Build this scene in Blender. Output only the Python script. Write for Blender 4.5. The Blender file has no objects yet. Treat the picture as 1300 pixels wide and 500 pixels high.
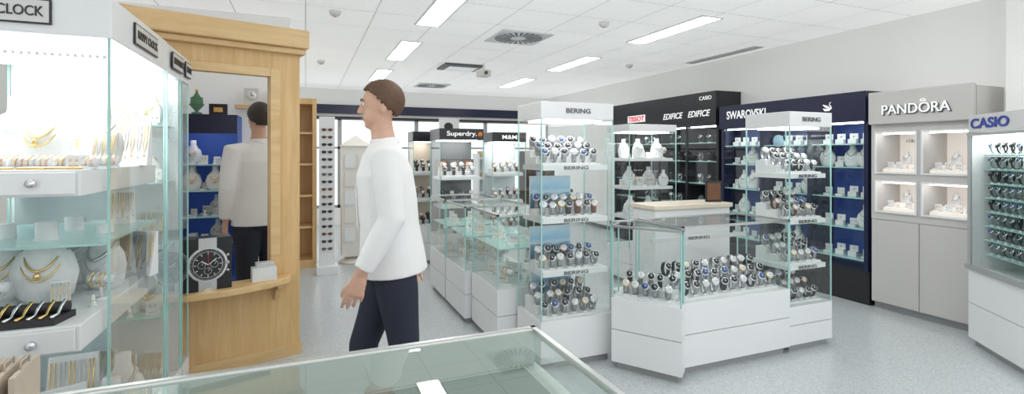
import bpy, math, random
from mathutils import Vector, Matrix
random.seed(7)
S=bpy.context.scene
COL=S.collection
# ---------------------------------------------------------------- materials
def nodes(name):
    m=bpy.data.materials.new(name); m.use_nodes=True
    nt=m.node_tree
    return m,nt,nt.nodes.get('Principled BSDF'),nt.nodes.get('Material Output')
def pm(name,c,rough=.5,metal=0,var=.04,scale=6,emit=0,spec=.5):
    m,nt,b,o=nodes(name)
    tc=nt.nodes.new('ShaderNodeTexCoord'); n=nt.nodes.new('ShaderNodeTexNoise')
    n.inputs['Scale'].default_value=scale; n.inputs['Detail'].default_value=3
    r=nt.nodes.new('ShaderNodeValToRGB')
    r.color_ramp.elements[0].color=(c[0]*(1-var),c[1]*(1-var),c[2]*(1-var),1)
    r.color_ramp.elements[1].color=(min(1,c[0]*(1+var)),min(1,c[1]*(1+var)),min(1,c[2]*(1+var)),1)
    nt.links.new(tc.outputs['Object'],n.inputs['Vector']); nt.links.new(n.outputs['Fac'],r.inputs['Fac'])
    nt.links.new(r.outputs['Color'],b.inputs['Base Color'])
    b.inputs['Roughness'].default_value=rough; b.inputs['Metallic'].default_value=metal
    b.inputs['Specular IOR Level'].default_value=spec
    if emit:
        nt.links.new(r.outputs['Color'],b.inputs['Emission Color']); b.inputs['Emission Strength'].default_value=emit
    return m
def wood(name,c1,c2,vertical=True):
    m,nt,b,o=nodes(name)
    tc=nt.nodes.new('ShaderNodeTexCoord'); mp=nt.nodes.new('ShaderNodeMapping')
    mp.inputs['Scale'].default_value=(9,9,.9) if vertical else (1.2,9,9)
    n=nt.nodes.new('ShaderNodeTexNoise'); n.inputs['Scale'].default_value=2.2; n.inputs['Detail'].default_value=6; n.inputs['Distortion'].default_value=.8
    r=nt.nodes.new('ShaderNodeValToRGB'); r.color_ramp.elements[0].position=.3; r.color_ramp.elements[1].position=.7
    r.color_ramp.elements[0].color=(*c1,1); r.color_ramp.elements[1].color=(*c2,1)
    nt.links.new(tc.outputs['Object'],mp.inputs['Vector']); nt.links.new(mp.outputs['Vector'],n.inputs['Vector'])
    nt.links.new(n.outputs['Fac'],r.inputs['Fac']); nt.links.new(r.outputs['Color'],b.inputs['Base Color'])
    b.inputs['Roughness'].default_value=.38
    return m
def seaprint():
    m,nt,b,o=nodes('sea_picture_print')
    tc=nt.nodes.new('ShaderNodeTexCoord'); sp=nt.nodes.new('ShaderNodeSeparateXYZ'); n=nt.nodes.new('ShaderNodeTexNoise')
    mp=nt.nodes.new('ShaderNodeMapping'); mp.inputs['Scale'].default_value=(12,12,60); n.inputs['Scale'].default_value=1; n.inputs['Detail'].default_value=5
    a=nt.nodes.new('ShaderNodeMath'); a.operation='MULTIPLY_ADD'; a.inputs[1].default_value=.22
    r=nt.nodes.new('ShaderNodeValToRGB'); e=r.color_ramp.elements
    e[0].position=.1; e[0].color=(.03,.10,.22,1); e[1].position=1; e[1].color=(.55,.78,.92,1)
    for p,c in ((.45,(.08,.25,.45)),(.62,(.16,.42,.65)),(.68,(.62,.78,.88)),(.8,(.30,.60,.85))): x=e.new(p); x.color=(*c,1)
    nt.links.new(tc.outputs['Object'],mp.inputs['Vector']); nt.links.new(mp.outputs['Vector'],n.inputs['Vector'])
    nt.links.new(tc.outputs['Generated'],sp.inputs[0]); nt.links.new(n.outputs['Fac'],a.inputs[0]); nt.links.new(sp.outputs['Z'],a.inputs[2])
    nt.links.new(a.outputs[0],r.inputs['Fac']); nt.links.new(r.outputs['Color'],b.inputs['Base Color']); b.inputs['Roughness'].default_value=.4
    return m
def glassmat(name,tint,base=.05,gain=.75):
    m=bpy.data.materials.new(name); m.use_nodes=True; nt=m.node_tree; nt.nodes.clear()
    o=nt.nodes.new('ShaderNodeOutputMaterial'); mx=nt.nodes.new('ShaderNodeMixShader')
    t=nt.nodes.new('ShaderNodeBsdfTransparent'); g=nt.nodes.new('ShaderNodeBsdfGlossy')
    t.inputs['Color'].default_value=(*tint,1); g.inputs['Roughness'].default_value=.02
    lw=nt.nodes.new('ShaderNodeLayerWeight'); lw.inputs['Blend'].default_value=.5
    p=nt.nodes.new('ShaderNodeMath'); p.operation='POWER'; p.inputs[1].default_value=3.5
    q=nt.nodes.new('ShaderNodeMath'); q.operation='MULTIPLY_ADD'; q.inputs[1].default_value=gain; q.inputs[2].default_value=base
    nt.links.new(lw.outputs['Facing'],p.inputs[0]); nt.links.new(p.outputs[0],q.inputs[0])
    nt.links.new(q.outputs[0],mx.inputs['Fac']); nt.links.new(t.outputs[0],mx.inputs[1]); nt.links.new(g.outputs[0],mx.inputs[2])
    nt.links.new(mx.outputs[0],o.inputs['Surface']); return m
def emat(name,c,s):
    m,nt,b,o=nodes(name); b.inputs['Base Color'].default_value=(*c,1)
    b.inputs['Emission Color'].default_value=(*c,1); b.inputs['Emission Strength'].default_value=s; return m
WHITE=pm('white_laminate',(.80,.815,.82),.35,0,.02,3)
LITW=pm('white_panel_glow',(.68,.74,.77),.5,0,.05,3,emit=.06)  # faint glow put into the case panels, which are no lamps
WARM=pm('warm_white_laminate',(.80,.77,.72),.4,0,.02,3)
PALEG=pm('pale_grey_laminate',(.66,.68,.66),.4,0,.02,3)
WALL=pm('white_wall_paint_glow',(.83,.83,.815),.8,0,.02,2,emit=.09)  # weak glow put into the wall colour to brighten the room
GREYCAB=pm('warm_grey_lacquer',(.58,.565,.55),.4,0,.02,3)
LINER=pm('cream_liner_glow',(.84,.78,.72),.6,0,.02,3,emit=.22)  # brightness inside the windows partly put into the liner as a glow
CUSH=pm('white_leatherette',(.80,.81,.82),.6,0,.03,20)
SEAM=pm('seam_grey',(.35,.36,.37),.6)  # dark grey of the drawer joints and recessed plinths
STEEL=pm('brushed_steel',(.62,.63,.62),.28,1,.08,30)
CHROME=pm('polished_chrome',(.8,.8,.82),.12,1)
GOLD=pm('gold',(.85,.60,.25),.2,1)
ROSE=pm('rose_gold',(.80,.52,.40),.22,1)
BLACK=pm('black_lacquer',(.018,.018,.022),.25)
BLACKM=pm('black_matte',(.03,.03,.033),.6)
DGREY=pm('dark_grey',(.12,.125,.13),.5)
MGREY=pm('mid_grey_metal',(.42,.43,.44),.4,.3)
NAVY=pm('navy_lacquer',(.010,.014,.05),.3)
BLUE=pm('blue_liner_glow',(.03,.08,.32),.5,0,.2,3,emit=.12)  # glow added to the blue itself so the lining looks brighter
BLUEL=seaprint()
DIALW=pm('dial_white',(.85,.85,.85),.3)
DIALB=pm('dial_blue',(.04,.09,.3),.3)
DIALK=pm('dial_black',(.02,.02,.022),.25)
BROWN=pm('brown_leather',(.16,.07,.035),.5,0,.2,40)
MESHS=pm('silver_mesh_strap',(.42,.43,.45),.3,1,.25,200)
TXTG=pm('lettering_grey',(.12,.12,.13),.5)
TXTW=pm('lettering_white',(.9,.9,.9),.4,0,.01,3,emit=.35)
TXTR=pm('lettering_red',(.75,.03,.05),.4,0,.02,3,emit=.2)
TXTB=pm('lettering_blue',(.02,.05,.35),.4)
TXTK=pm('lettering_black',(.03,.03,.03),.4)
ORANGE=pm('orange_mark',(.9,.25,.04),.4)
SIGN=pm('brushed_sign_plate',(.66,.66,.65),.35,.2,.03,20)
BEIGE=pm('beige_paper',(.62,.52,.42),.7,0,.06,12)
CREAM=pm('cream_worktop',(.74,.66,.54),.4,0,.03,8)
GREEN=pm('green_foil',(.08,.22,.12),.4,0,.4,30)
FELT=pm('grey_green_felt',(.25,.30,.27),.8,0,.08,60)
GEDGE=pm('glass_edge_green',(.36,.60,.57),.12,0,.05,5,emit=.05)
SKYB=pm('pale_blue_sticker',(.45,.72,.85),.5)
SKIN=pm('skin',(.62,.37,.27),.5,0,.05,12)
HAIR=pm('brown_hair',(.11,.055,.03),.6,0,.35,60)
HAIRD=pm('dark_hair',(.035,.025,.02),.5,0,.3,60)
LIPS=pm('lip_pink',(.45,.18,.16),.5)
SHIRT=pm('white_cotton',(.82,.82,.82),.8,0,.03,10)
TROUS=pm('dark_navy_cloth',(.018,.022,.04),.8,0,.1,30)
SHOE=pm('black_shoe_leather',(.02,.018,.018),.35)
EYE=pm('eye_white',(.8,.8,.8),.2)
PLANK=wood('birch_wood',(.66,.41,.17),(.78,.53,.26))
PLANKH=wood('birch_wood_horizontal',(.68,.44,.20),(.80,.57,.30),False)
GLASS=glassmat('clear_glass',(.965,.99,.982),.05,.8)
GLASST=glassmat('counter_top_glass',(.80,.88,.85),.10,.8)
LED=emat('led_light',(1,.99,.97),6)
LEDB=emat('bright_led_strip',(1,1,1),9)
LAMP=emat('ceiling_lamp',(1,.99,.97),9)
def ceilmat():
    m,nt,b,o=nodes('ceiling_tiles_glow')
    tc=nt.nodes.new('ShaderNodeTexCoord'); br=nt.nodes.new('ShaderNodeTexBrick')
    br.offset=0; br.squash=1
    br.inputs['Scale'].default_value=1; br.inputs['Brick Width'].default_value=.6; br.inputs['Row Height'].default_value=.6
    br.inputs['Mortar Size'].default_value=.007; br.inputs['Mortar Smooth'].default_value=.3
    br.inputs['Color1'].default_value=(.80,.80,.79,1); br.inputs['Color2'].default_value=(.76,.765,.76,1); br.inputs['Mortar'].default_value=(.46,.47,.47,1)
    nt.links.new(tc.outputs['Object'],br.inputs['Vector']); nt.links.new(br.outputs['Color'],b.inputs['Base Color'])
    nt.links.new(br.outputs['Color'],b.inputs['Emission Color']); b.inputs['Emission Strength'].default_value=.40  # tiles are no lamps; glow added to the material as ambient fill
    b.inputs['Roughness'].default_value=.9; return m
def floormat():
    m,nt,b,o=nodes('speckled_vinyl')
    tc=nt.nodes.new('ShaderNodeTexCoord'); v=nt.nodes.new('ShaderNodeTexVoronoi'); v.inputs['Scale'].default_value=130
    r=nt.nodes.new('ShaderNodeValToRGB'); r.color_ramp.interpolation='CONSTANT'
    e=r.color_ramp.elements; e[0].color=(.52,.56,.575,1); e[1].position=.45; e[1].color=(.56,.595,.605,1)
    a=e.new(.72); a.color=(.43,.48,.52,1); a=e.new(.86); a.color=(.66,.68,.68,1)
    nt.links.new(tc.outputs['Object'],v.inputs['Vector']); nt.links.new(v.outputs['Color'],r.inputs['Fac'])
    nt.links.new(r.outputs['Color'],b.inputs['Base Color']); b.inputs['Roughness'].default_value=.22; return m
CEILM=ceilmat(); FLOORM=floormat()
# ---------------------------------------------------------------- mesh builder
class MB:
    def __init__(s): s.v=[];s.f=[];s.m=[];s.s=[]
    def add(s,vs,fs,mi=0,sm=False):
        o=len(s.v); s.v+=[tuple(p) for p in vs]
        for f in fs: s.f.append([i+o for i in f]); s.m.append(mi); s.s.append(sm)
        return s
    def box(s,x0,x1,y0,y1,z0,z1,mi=0):
        return s.add([(x0,y0,z0),(x1,y0,z0),(x1,y1,z0),(x0,y1,z0),(x0,y0,z1),(x1,y0,z1),(x1,y1,z1),(x0,y1,z1)],
            [(0,3,2,1),(4,5,6,7),(0,1,5,4),(1,2,6,5),(2,3,7,6),(3,0,4,7)],mi)
    def prism(s,poly,z0,z1,mi=0):
        n=len(poly)
        return s.add([(p[0],p[1],z0) for p in poly]+[(p[0],p[1],z1) for p in poly],
            [tuple(range(n-1,-1,-1)),tuple(range(n,2*n))]+[(i,(i+1)%n,(i+1)%n+n,i+n) for i in range(n)],mi)
    def quad(s,pts,mi=0): return s.add(pts,[tuple(range(len(pts)))],mi)
    def tube(s,pts,rad,n=10,mi=0,ref=(1,0,0),closed=False,sm=True):
        pts=[Vector(p) for p in pts]; N=len(pts); ref=Vector(ref)
        if not isinstance(rad,(list,)): rad=[rad]*N
        vs=[]
        for i,p in enumerate(pts):
            if closed: t=pts[(i+1)%N]-pts[(i-1)%N]
            else: t=pts[min(i+1,N-1)]-pts[max(i-1,0)]
            t.normalize(); b=t.cross(ref)
            if b.length<1e-3: b=t.cross(Vector((0,1,.1)))
            b.normalize(); a=b.cross(t).normalized()
            r=rad[i]; ra,rb=(r if isinstance(r,tuple) else (r,r))
            for k in range(n):
                an=2*math.pi*k/n; vs.append(p+a*ra*math.cos(an)+b*rb*math.sin(an))
        fs=[]
        for i in range(N if closed else N-1):
            j=(i+1)%N
            for k in range(n): l=(k+1)%n; fs.append((i*n+k,i*n+l,j*n+l,j*n+k))
        if not closed:
            fs.append(tuple(range(n-1,-1,-1))); fs.append(tuple((N-1)*n+k for k in range(n)))
        return s.add(vs,fs,mi,sm)
    def ell(s,c,rx,ry,rz,nu=16,nv=10,mi=0):
        vs=[(c[0],c[1],c[2]-rz)]
        for j in range(1,nv):
            ph=-math.pi/2+math.pi*j/nv
            for i in range(nu):
                th=2*math.pi*i/nu; vs.append((c[0]+rx*math.cos(ph)*math.cos(th),c[1]+ry*math.cos(ph)*math.sin(th),c[2]+rz*math.sin(ph)))
        vs.append((c[0],c[1],c[2]+rz)); fs=[]
        for i in range(nu): fs.append((0,1+(i+1)%nu,1+i))
        for j in range(nv-2):
            for i in range(nu): a=1+j*nu; fs.append((a+i,a+(i+1)%nu,a+nu+(i+1)%nu,a+nu+i))
        a=1+(nv-2)*nu
        for i in range(nu): fs.append((a+i,a+(i+1)%nu,len(vs)-1))
        return s.add(vs,fs,mi,True)
    def xf(s,M):
        s.v=[tuple(M@Vector(p)) for p in s.v]; return s
    def mesh(s,name,mats):
        me=bpy.data.meshes.new(name); me.from_pydata(s.v,[],s.f); 
        for m in (mats if isinstance(mats,(list,tuple)) else [mats]): me.materials.append(m)
        me.polygons.foreach_set('material_index',s.m); me.polygons.foreach_set('use_smooth',s.s); me.update(); return me
def newobj(name,data,parent=None,loc=(0,0,0),rot=(0,0,0),scale=(1,1,1)):
    o=bpy.data.objects.new(name,data); o.location=loc; o.rotation_euler=rot; o.scale=scale
    if parent: o.parent=parent
    COL.objects.link(o); return o
def tag(o,label,cat,group=None):
    o['label']=label; o['category']=cat
    if group: o['group']=group
    return o
def part(mb,name,mats,parent,bevel=0,label=None,**k):
    o=newobj(name,mb.mesh(name,mats),parent,**k)
    if bevel:
        b=o.modifiers.new('bevel','BEVEL'); b.width=bevel; b.segments=2; b.limit_method='ANGLE'
    if label: o['label']=label
    return o
def thing(name,loc,label,cat,group=None,rot=0):
    e=newobj(name,None,None,loc,(0,0,rot)); e.empty_display_size=.1
    return tag(e,label,cat,group)
def struct(mb,name,mats):
    o=newobj(name,mb.mesh(name,mats)); o['kind']='structure'; return o
def text(s,parent,loc,rot,w,h,mat,name='lettering',depth=.003,spacing=1.0,shear=0,bold=0):
    c=bpy.data.curves.new('t','FONT'); c.body=s; c.extrude=depth/2; c.align_x='CENTER'; c.align_y='CENTER'; c.space_character=spacing; c.shear=shear; c.offset=bold
    o=bpy.data.objects.new('t',c); COL.objects.link(o)
    dg=bpy.context.evaluated_depsgraph_get(); me=bpy.data.meshes.new_from_object(o.evaluated_get(dg))
    bpy.data.objects.remove(o)
    xs=[v.co.x for v in me.vertices]; ys=[v.co.y for v in me.vertices]
    cx,cy=(max(xs)+min(xs))/2,(max(ys)+min(ys))/2; sx=w/(max(xs)-min(xs)); sy=h/(max(ys)-min(ys))
    for v in me.vertices: v.co.x=(v.co.x-cx)*sx; v.co.y=(v.co.y-cy)*sy
    me.materials.clear(); me.materials.append(mat)
    return newobj(name,me,parent,loc,rot)
R90=math.pi/2
def inset(poly,d):
    n=len(poly); out=[]
    for i in range(n):
        p0=Vector(poly[i-1]);p1=Vector(poly[i]);p2=Vector(poly[(i+1)%n])
        e1=(p1-p0).normalized();e2=(p2-p1).normalized()
        n1=Vector((-e1.y,e1.x));n2=Vector((-e2.y,e2.x))
        b=(n1+n2); k=d/max(.3,(1+n1.dot(n2))); q=p1+b*k; out.append((q.x,q.y))
    return out
def rect(x0,x1,y0,y1): return [(x0,y0),(x1,y0),(x1,y1),(x0,y1)]
def rot2(a): return math.atan2(a[1],a[0])
def glass_case(name,label,poly,h,base_h,shelves=(),header_h=0,panes=(0,1,3),back=(),txt=None,txt_edges=(0,),
               tw=.19,th=.033,lip=True,base_mat=None,head_mat=None,txt_mat=None,shelf_mat=None,group=None,led=True,
               glass_shelf=False,cat='display case',drawers=2,rim=None,top_mat=None,head_over=0,sth=.034,back_mat=None,edge_mat=None,edge_w=.004):
    base_mat=base_mat or WHITE; head_mat=head_mat or WHITE; txt_mat=txt_mat or TXTG; shelf_mat=shelf_mat or WHITE
    o0=poly[0]; lp=[(p[0]-o0[0],p[1]-o0[1]) for p in poly]; n=len(lp)
    T=thing(name,(o0[0],o0[1],0),label,cat,group)
    mb=MB(); mb.prism(inset(lp,.03),0,.05,1); mb.prism(inset(lp,.006),.05,base_h-.002,1)
    zz=[.05+(base_h-.05)*i/drawers for i in range(drawers+1)]
    for i in range(drawers): mb.prism(lp,zz[i]+(.006 if i else 0),zz[i+1],0)
    part(mb,'base',[base_mat,SEAM],T)
    top=h-header_h
    for e in panes:
        q=inset(lp,.006); a=q[e];b=q[(e+1)%n]
        part(MB().quad([(a[0],a[1],base_h+.001),(b[0],b[1],base_h+.001),(b[0],b[1],top-.001),(a[0],a[1],top-.001)]),'glass_pane',GLASS,T)
    for e in back:
        q=inset(lp,.012); a=Vector(q[e]);b=Vector(q[(e+1)%n]); d=(b-a).normalized(); nn=Vector((-d.y,d.x))*.012
        part(MB().prism([tuple(a),tuple(b),tuple(b+nn),tuple(a+nn)],base_h+.001,top-.001),'back_panel',back_mat or WHITE,T)
    w=edge_w
    for p in inset(lp,.006): part(MB().box(p[0]-w,p[0]+w,p[1]-w,p[1]+w,base_h,top),'edge_trim',edge_mat or GEDGE,T)
    for z in shelves:
        q=inset(lp,.03)
        if glass_shelf: part(MB().prism(q,z-.008,z),'shelf',GEDGE,T)
        else: part(MB().prism(q,z-sth,z),'shelf',shelf_mat,T)
        if txt and lip:
            for e in txt_edges:
                a=Vector(q[e]);b=Vector(q[(e+1)%n]);d=(b-a).normalized();m=(a+b)/2+Vector((d.y,-d.x))*.003
                text(txt,T,(m.x,m.y,z-sth/2),(R90,0,rot2(d)),tw,min(th,sth*.7),txt_mat,bold=.012)
    if header_h:
        q=inset(lp,-head_over) if head_over else lp
        part(MB().prism(q,top,h),'header',head_mat,T,bevel=.004)
        if led: part(MB().prism(inset(lp,.06),top-.012,top-.001),'light_panel',LED,T)
        if txt:
            for e in txt_edges:
                a=Vector(q[e]);b=Vector(q[(e+1)%n]);d=(b-a).normalized();m=(a+b)/2+Vector((d.y,-d.x))*.003
                text(txt,T,(m.x,m.y,top+header_h*.5),(R90,0,rot2(d)),tw,th,txt_mat,bold=.012)
    else:
        q=inset(lp,.008)
        part(MB().quad([(p[0],p[1],h-.004) for p in q]),'glass_top',top_mat or GLASS,T)
        mb=MB()
        for e in range(n):
            a=Vector(lp[e]);b=Vector(lp[(e+1)%n]);d=(b-a).normalized();nn=Vector((-d.y,d.x))*.014
            mb.prism([tuple(a),tuple(b),tuple(b+nn),tuple(a+nn)],h-.014,h+.002)
        part(mb,'top_rim',rim or GEDGE,T)
    return T
# ---------------------------------------------------------------- small item kinds
KIND={}
def watchkind(key,strap,case,dial,hand):
    def ring():
        mb=MB(); P=[]
        for i in range(16):
            a=2*math.pi*i/16; P.append((0,.027*math.cos(a),.044+.038*math.sin(a)))
        mb.tube(P,[(.0115,.0022)]*16,6,0,(1,0,0),True)
        mb.box(-.012,.012,-.022,.022,0,.006,1)
        return mb.mesh('watch',[strap,CUSH])
    nrm=Vector((0,-.85,.52)).normalized(); c=Vector((0,-.024,.064))
    mb=MB(); mb.tube([c-nrm*.004,c+nrm*.003,c+nrm*.006],[.021,.021,.0185],18,0,(1,0,0))
    mb.tube([c+nrm*.0055,c+nrm*.0068],[.0168,.0168],18,1,(1,0,0))
    up=Vector((1,0,0)).cross(nrm); u=-up if up.z<0 else up
    mb.tube([c+nrm*.0075,c+nrm*.0075+u*.012],[.0009,.0006],4,2,(1,0,0)); mb.tube([c+nrm*.0075,c+nrm*.0075+Vector((.009,0,0))],[.0009,.0006],4,2,(0,0,1))
    mb.tube([c+Vector((.02,0,0)),c+Vector((.025,0,0))],.003,8,0,(0,0,1))
    KIND[key]=('watch','watch',ring(),[('watch_face',mb.mesh('watch_face',[case,dial,hand]))])
watchkind('w0',MESHS,CHROME,DIALW,TXTK); watchkind('w1',BLACKM,CHROME,DIALK,TXTW); watchkind('w2',MESHS,CHROME,DIALB,TXTW)
watchkind('w3',BROWN,ROSE,DIALW,TXTK); watchkind('w4',BLACKM,BLACKM,DIALK,TXTW); watchkind('w5',MESHS,GOLD,DIALW,TXTK); watchkind('w6',MESHS,CHROME,DIALK,TXTW)
WL={'w0':'silver mesh-strap wristwatch with white dial on a stand','w1':'black-strap wristwatch with steel case and black dial','w2':'silver wristwatch with blue dial on a stand',
'w3':'brown leather wristwatch with rose gold case','w4':'all black sports wristwatch on a stand','w5':'silver wristwatch with gold case and white dial','w6':'steel wristwatch with black dial on a stand'}
mb=MB().tube([(0,0,0),(0,0,.02),(0,-.005,.09),(0,0,.14),(0,.005,.175),(0,.005,.195),(0,.005,.24)],[(.05,.035),(.07,.035),(.085,.042),(.07,.035),(.035,.03),(.027,.027),(.026,.026)],16)
def neck(s,drop,r,mb,mi=0):
    P=[]
    for i in range(24):
        a=2*math.pi*i/24; f=(1-math.cos(a))/2
        P.append((.047*s*math.sin(a)*(1-.15*f),.032-(.087*f),.185-drop*f**1.5))
    mb.tube(P,r,6,mi,(0,0,1),True)
nk=MB(); neck(1,.085,.0036,nk); neck(1.25,.115,.0026,nk,0); nk.ell((0,-.058,.085),.009,.005,.012,8,6,0)
KIND['bust']=('necklace_bust','jewellery bust',mb.mesh('necklace_bust',[CUSH]),[('necklace',nk.mesh('necklace',[GOLD]))])
nk2=MB(); neck(1,.07,.006,nk2,1); neck(1.2,.11,.003,nk2,0)
KIND['bust_s']=('necklace_bust','jewellery bust',KIND['bust'][2],[('necklace',nk2.mesh('necklace',[CHROME,STEEL]))])
mb=MB().tube([(0,0,0),(0,0,.008),(0,0,.012),(0,0,.05),(0,0,.06)],[.02,.02,.013,.008,.003],12)
rg=MB(); P=[(.012*math.cos(a),.012*math.sin(a),.03) for a in [2*math.pi*i/12 for i in range(12)]]
rg.tube(P,.0022,6,0,(0,0,1),True); rg.ell((0,-.014,.03),.005,.004,.005,8,5,1)
KIND['ring']=('ring_stand','ring stand',mb.mesh('ring_stand',[CUSH]),[('ring',rg.mesh('ring',[GOLD,CHROME]))])
mb=MB().box(-.035,.035,-.03,.03,0,.018); mb.prism([(-.035,.022),(.035,.022),(.035,.03),(-.035,.03)],.018,.085)
def ear(m):
    er=MB(); er.ell((-.014,.018,.055),.006,.004,.009,8,5,0); er.ell((.014,.018,.055),.006,.004,.009,8,5,0); er.tube([(-.02,0,.022),(0,-.01,.024),(.02,0,.022)],.003,6,0,(0,0,1)); return er.mesh('jewellery',[m])
KIND['card']=('jewellery_stand','jewellery stand',mb.mesh('jewellery_stand',[CUSH]),[('jewellery',ear(GOLD))])
KIND['card_s']=('jewellery_stand','jewellery stand',KIND['card'][2],[('jewellery',ear(STEEL))])
mb=MB().tube([(0,0,0),(0,0,.01)],.035,14); mb.tube([(0,0,.01),(0,0,.10)],.007,8); mb.tube([(-.055,0,.10),(.055,0,.10)],.02,12,0,(0,0,1))
bg=MB()
for x,m in ((-.035,0),(-.015,1),(.01,0),(.033,1)):
    bg.tube([(x,.026*math.cos(a),.095+.032*math.sin(a)) for a in [2*math.pi*i/16 for i in range(16)]],.0035,6,m,(1,0,0),True)
KIND['bangle']=('bracelet_stand','bracelet stand',mb.mesh('bracelet_stand',[CUSH]),[('bracelets',bg.mesh('bracelets',[GOLD,CHROME]))])
# low cushion roll with bracelets
mb=MB().box(-.075,.075,-.028,.028,0,.008); mb.tube([(-.072,0,.028),(.072,0,.028)],.022,14,0,(0,0,1))
rl=MB()
for i in range(6):
    x=-.06+.024*i
    rl.tube([(x,.0245*math.cos(a),.028+.0245*math.sin(a)) for a in [-.5+4.1*k/12 for k in range(13)]],.0042 if i%2 else .003,6,(0,1,0,2,0,1)[i],(1,0,0))
KIND['roll']=('bracelet_roll','bracelet roll',mb.mesh('bracelet_roll',[CUSH]),[('bracelets',rl.mesh('bracelets',[GOLD,ROSE,STEEL]))])
mb=MB().add([(-.07,-.01,0),(.07,-.01,0),(.07,.06,0),(-.07,.06,0),(-.07,.045,.22),(.07,.045,.22),(.07,.06,.22),(-.07,.06,.22)],[(0,3,2,1),(4,5,6,7),(0,1,5,4),(1,2,6,5),(2,3,7,6),(3,0,4,7)])
cb=MB()
for i in range(5):
    x=-.055+.0275*i
    cb.tube([(x-.006,.036,.205),(x-.007,.012,.10),(x,-.003+.006,.05-.008*(i%2)),(x+.007,.012,.10),(x+.006,.036,.205)],.0022,5,i%2,(1,0,0)); cb.ell((x,.0,.048-.008*(i%2)),.006,.004,.008,8,5,i%2)
KIND['board']=('chain_board','chain display board',mb.mesh('chain_board',[CUSH]),[('chains',cb.mesh('chains',[GOLD,STEEL]))])
LBL={'bust':'white bust wearing a gold necklace','bust_s':'white bust wearing a silver chain','ring':'white cone stand with a gold ring','card':'small white stand with gold earrings',
'card_s':'small white stand with silver earrings','bangle':'white t-bar stand with gold and silver bracelets','board':'slanted white board hung with gold and silver chains','roll':'white cushion roll carrying gold bracelets'}
def place(k,x,y,z,rot=0,sc=1,group=None):
    nm,cat,me,ch=KIND[k]
    o=newobj(nm,me,None,(x,y,z),(0,0,rot),(sc,)*3); tag(o,WL.get(k) or LBL[k],cat,group)
    for cn,cm in ch: newobj(cn,cm,o)
    return o
def riser(x,y,z,w,steps,sd,sh,rot,group,d0=0.012,mat=None):
    mb=MB()
    for i in range(steps): mb.box(-w/2,w/2,i*sd,steps*sd,(d0+(i-1)*sh) if i else 0,d0+i*sh)
    o=part(mb,'display_riser',[mat or WHITE],None,loc=(x,y,z),rot=(0,0,rot)); tag(o,'white stepped riser holding watches inside a glass case','display riser',group); return o
g1='watches in glass cases'
def watches(x,y,z,w,steps,n,rot=0,group='watches in glass cases',sd=.095,sh=.045,sc=1.25,kinds=('w0','w0','w1','w2','w6','w6','w6','w5','w0','w1','w6','w3'),yaw=-.25):
    riser(x,y,z,w,steps,sd,sh,rot,'display risers')
    c,s=math.cos(rot),math.sin(rot)
    for i in range(steps):
        for j in range(n):
            lx=-w/2+w*(j+.5)/n+random.uniform(-.006,.006); ly=(i+.5)*sd
            place(random.choice(kinds),x+lx*c-ly*s,y+lx*s+ly*c,z+.012+i*sh,rot+yaw+random.uniform(-.2,.2),sc*random.uniform(.95,1.06),group)
def scatter(x0,x1,y0,y1,z,nx,ny,kinds,group,rot=-.2,sc=1):
    for i in range(nx):
        for j in range(ny):
            place(random.choice(kinds),x0+(x1-x0)*(i+.5)/nx+random.uniform(-.01,.01),y0+(y1-y0)*(j+.5)/ny+random.uniform(-.01,.01),z,rot+random.uniform(-.4,.4),sc*random.uniform(.9,1.15),group)
# ---------------------------------------------------------------- room
struct(MB().box(-2.6,5.45,-2.5,10.9,-.1,0),'floor',FLOORM)
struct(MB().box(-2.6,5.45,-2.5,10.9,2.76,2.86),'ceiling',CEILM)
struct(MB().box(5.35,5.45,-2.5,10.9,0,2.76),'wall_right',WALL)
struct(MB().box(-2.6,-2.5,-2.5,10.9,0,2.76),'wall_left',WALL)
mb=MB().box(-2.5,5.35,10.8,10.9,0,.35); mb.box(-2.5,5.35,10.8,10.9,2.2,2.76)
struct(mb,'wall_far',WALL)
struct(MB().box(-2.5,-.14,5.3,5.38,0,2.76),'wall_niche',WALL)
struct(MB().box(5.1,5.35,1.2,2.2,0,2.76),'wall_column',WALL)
struct(MB().box(5.335,5.349,-2.4,10.8,0,.07),'baseboard_right',DGREY)
struct(MB().box(-2.5,5.35,10.74,10.8,2.26,2.44),'trim_1',NAVY)
struct(MB().box(-2.5,5.35,10.70,10.8,2.16,2.2),'trim_2',BLACKM)
for i in range(5):
    x0=-2.5+i*1.57; x1=x0+1.57
    mb=MB()
    for a,b in ((x0,x0+.04),(x1-.04,x1)): mb.box(a,b,10.82,10.87,.35,2.2)
    mb.box(x0,x1,10.82,10.87,.35,.41); mb.box(x0,x1,10.82,10.87,2.14,2.2); mb.box(x0,x1,10.82,10.87,1.55,1.59)
    mb.quad([(x0+.04,10.85,.41),(x1-.04,10.85,.41),(x1-.04,10.85,2.14),(x0+.04,10.85,2.14)],1)
    struct(mb,'window_%d'%(i+1),[MGREY,GLASS])
for x in (1.14,3.59):
    for y in (-1.7,.35,2.42,4.45,6.47,8.59):
        if x>3 and y==4.45: y=4.33
        T=thing('ceiling_light',(x,y,2.745),'recessed rectangular white ceiling light','ceiling light','ceiling lights')
        mb=MB()
        mb.box(-.13,.13,-.62,-.6,0,.014);mb.box(-.13,.13,.6,.62,0,.014);mb.box(-.13,-.11,-.6,.6,0,.014);mb.box(.11,.13,-.6,.6,0,.014)
        part(mb,'frame',WHITE,T); part(MB().box(-.11,.11,-.6,.6,.004,.014),'light_panel',LAMP,T)
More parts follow.
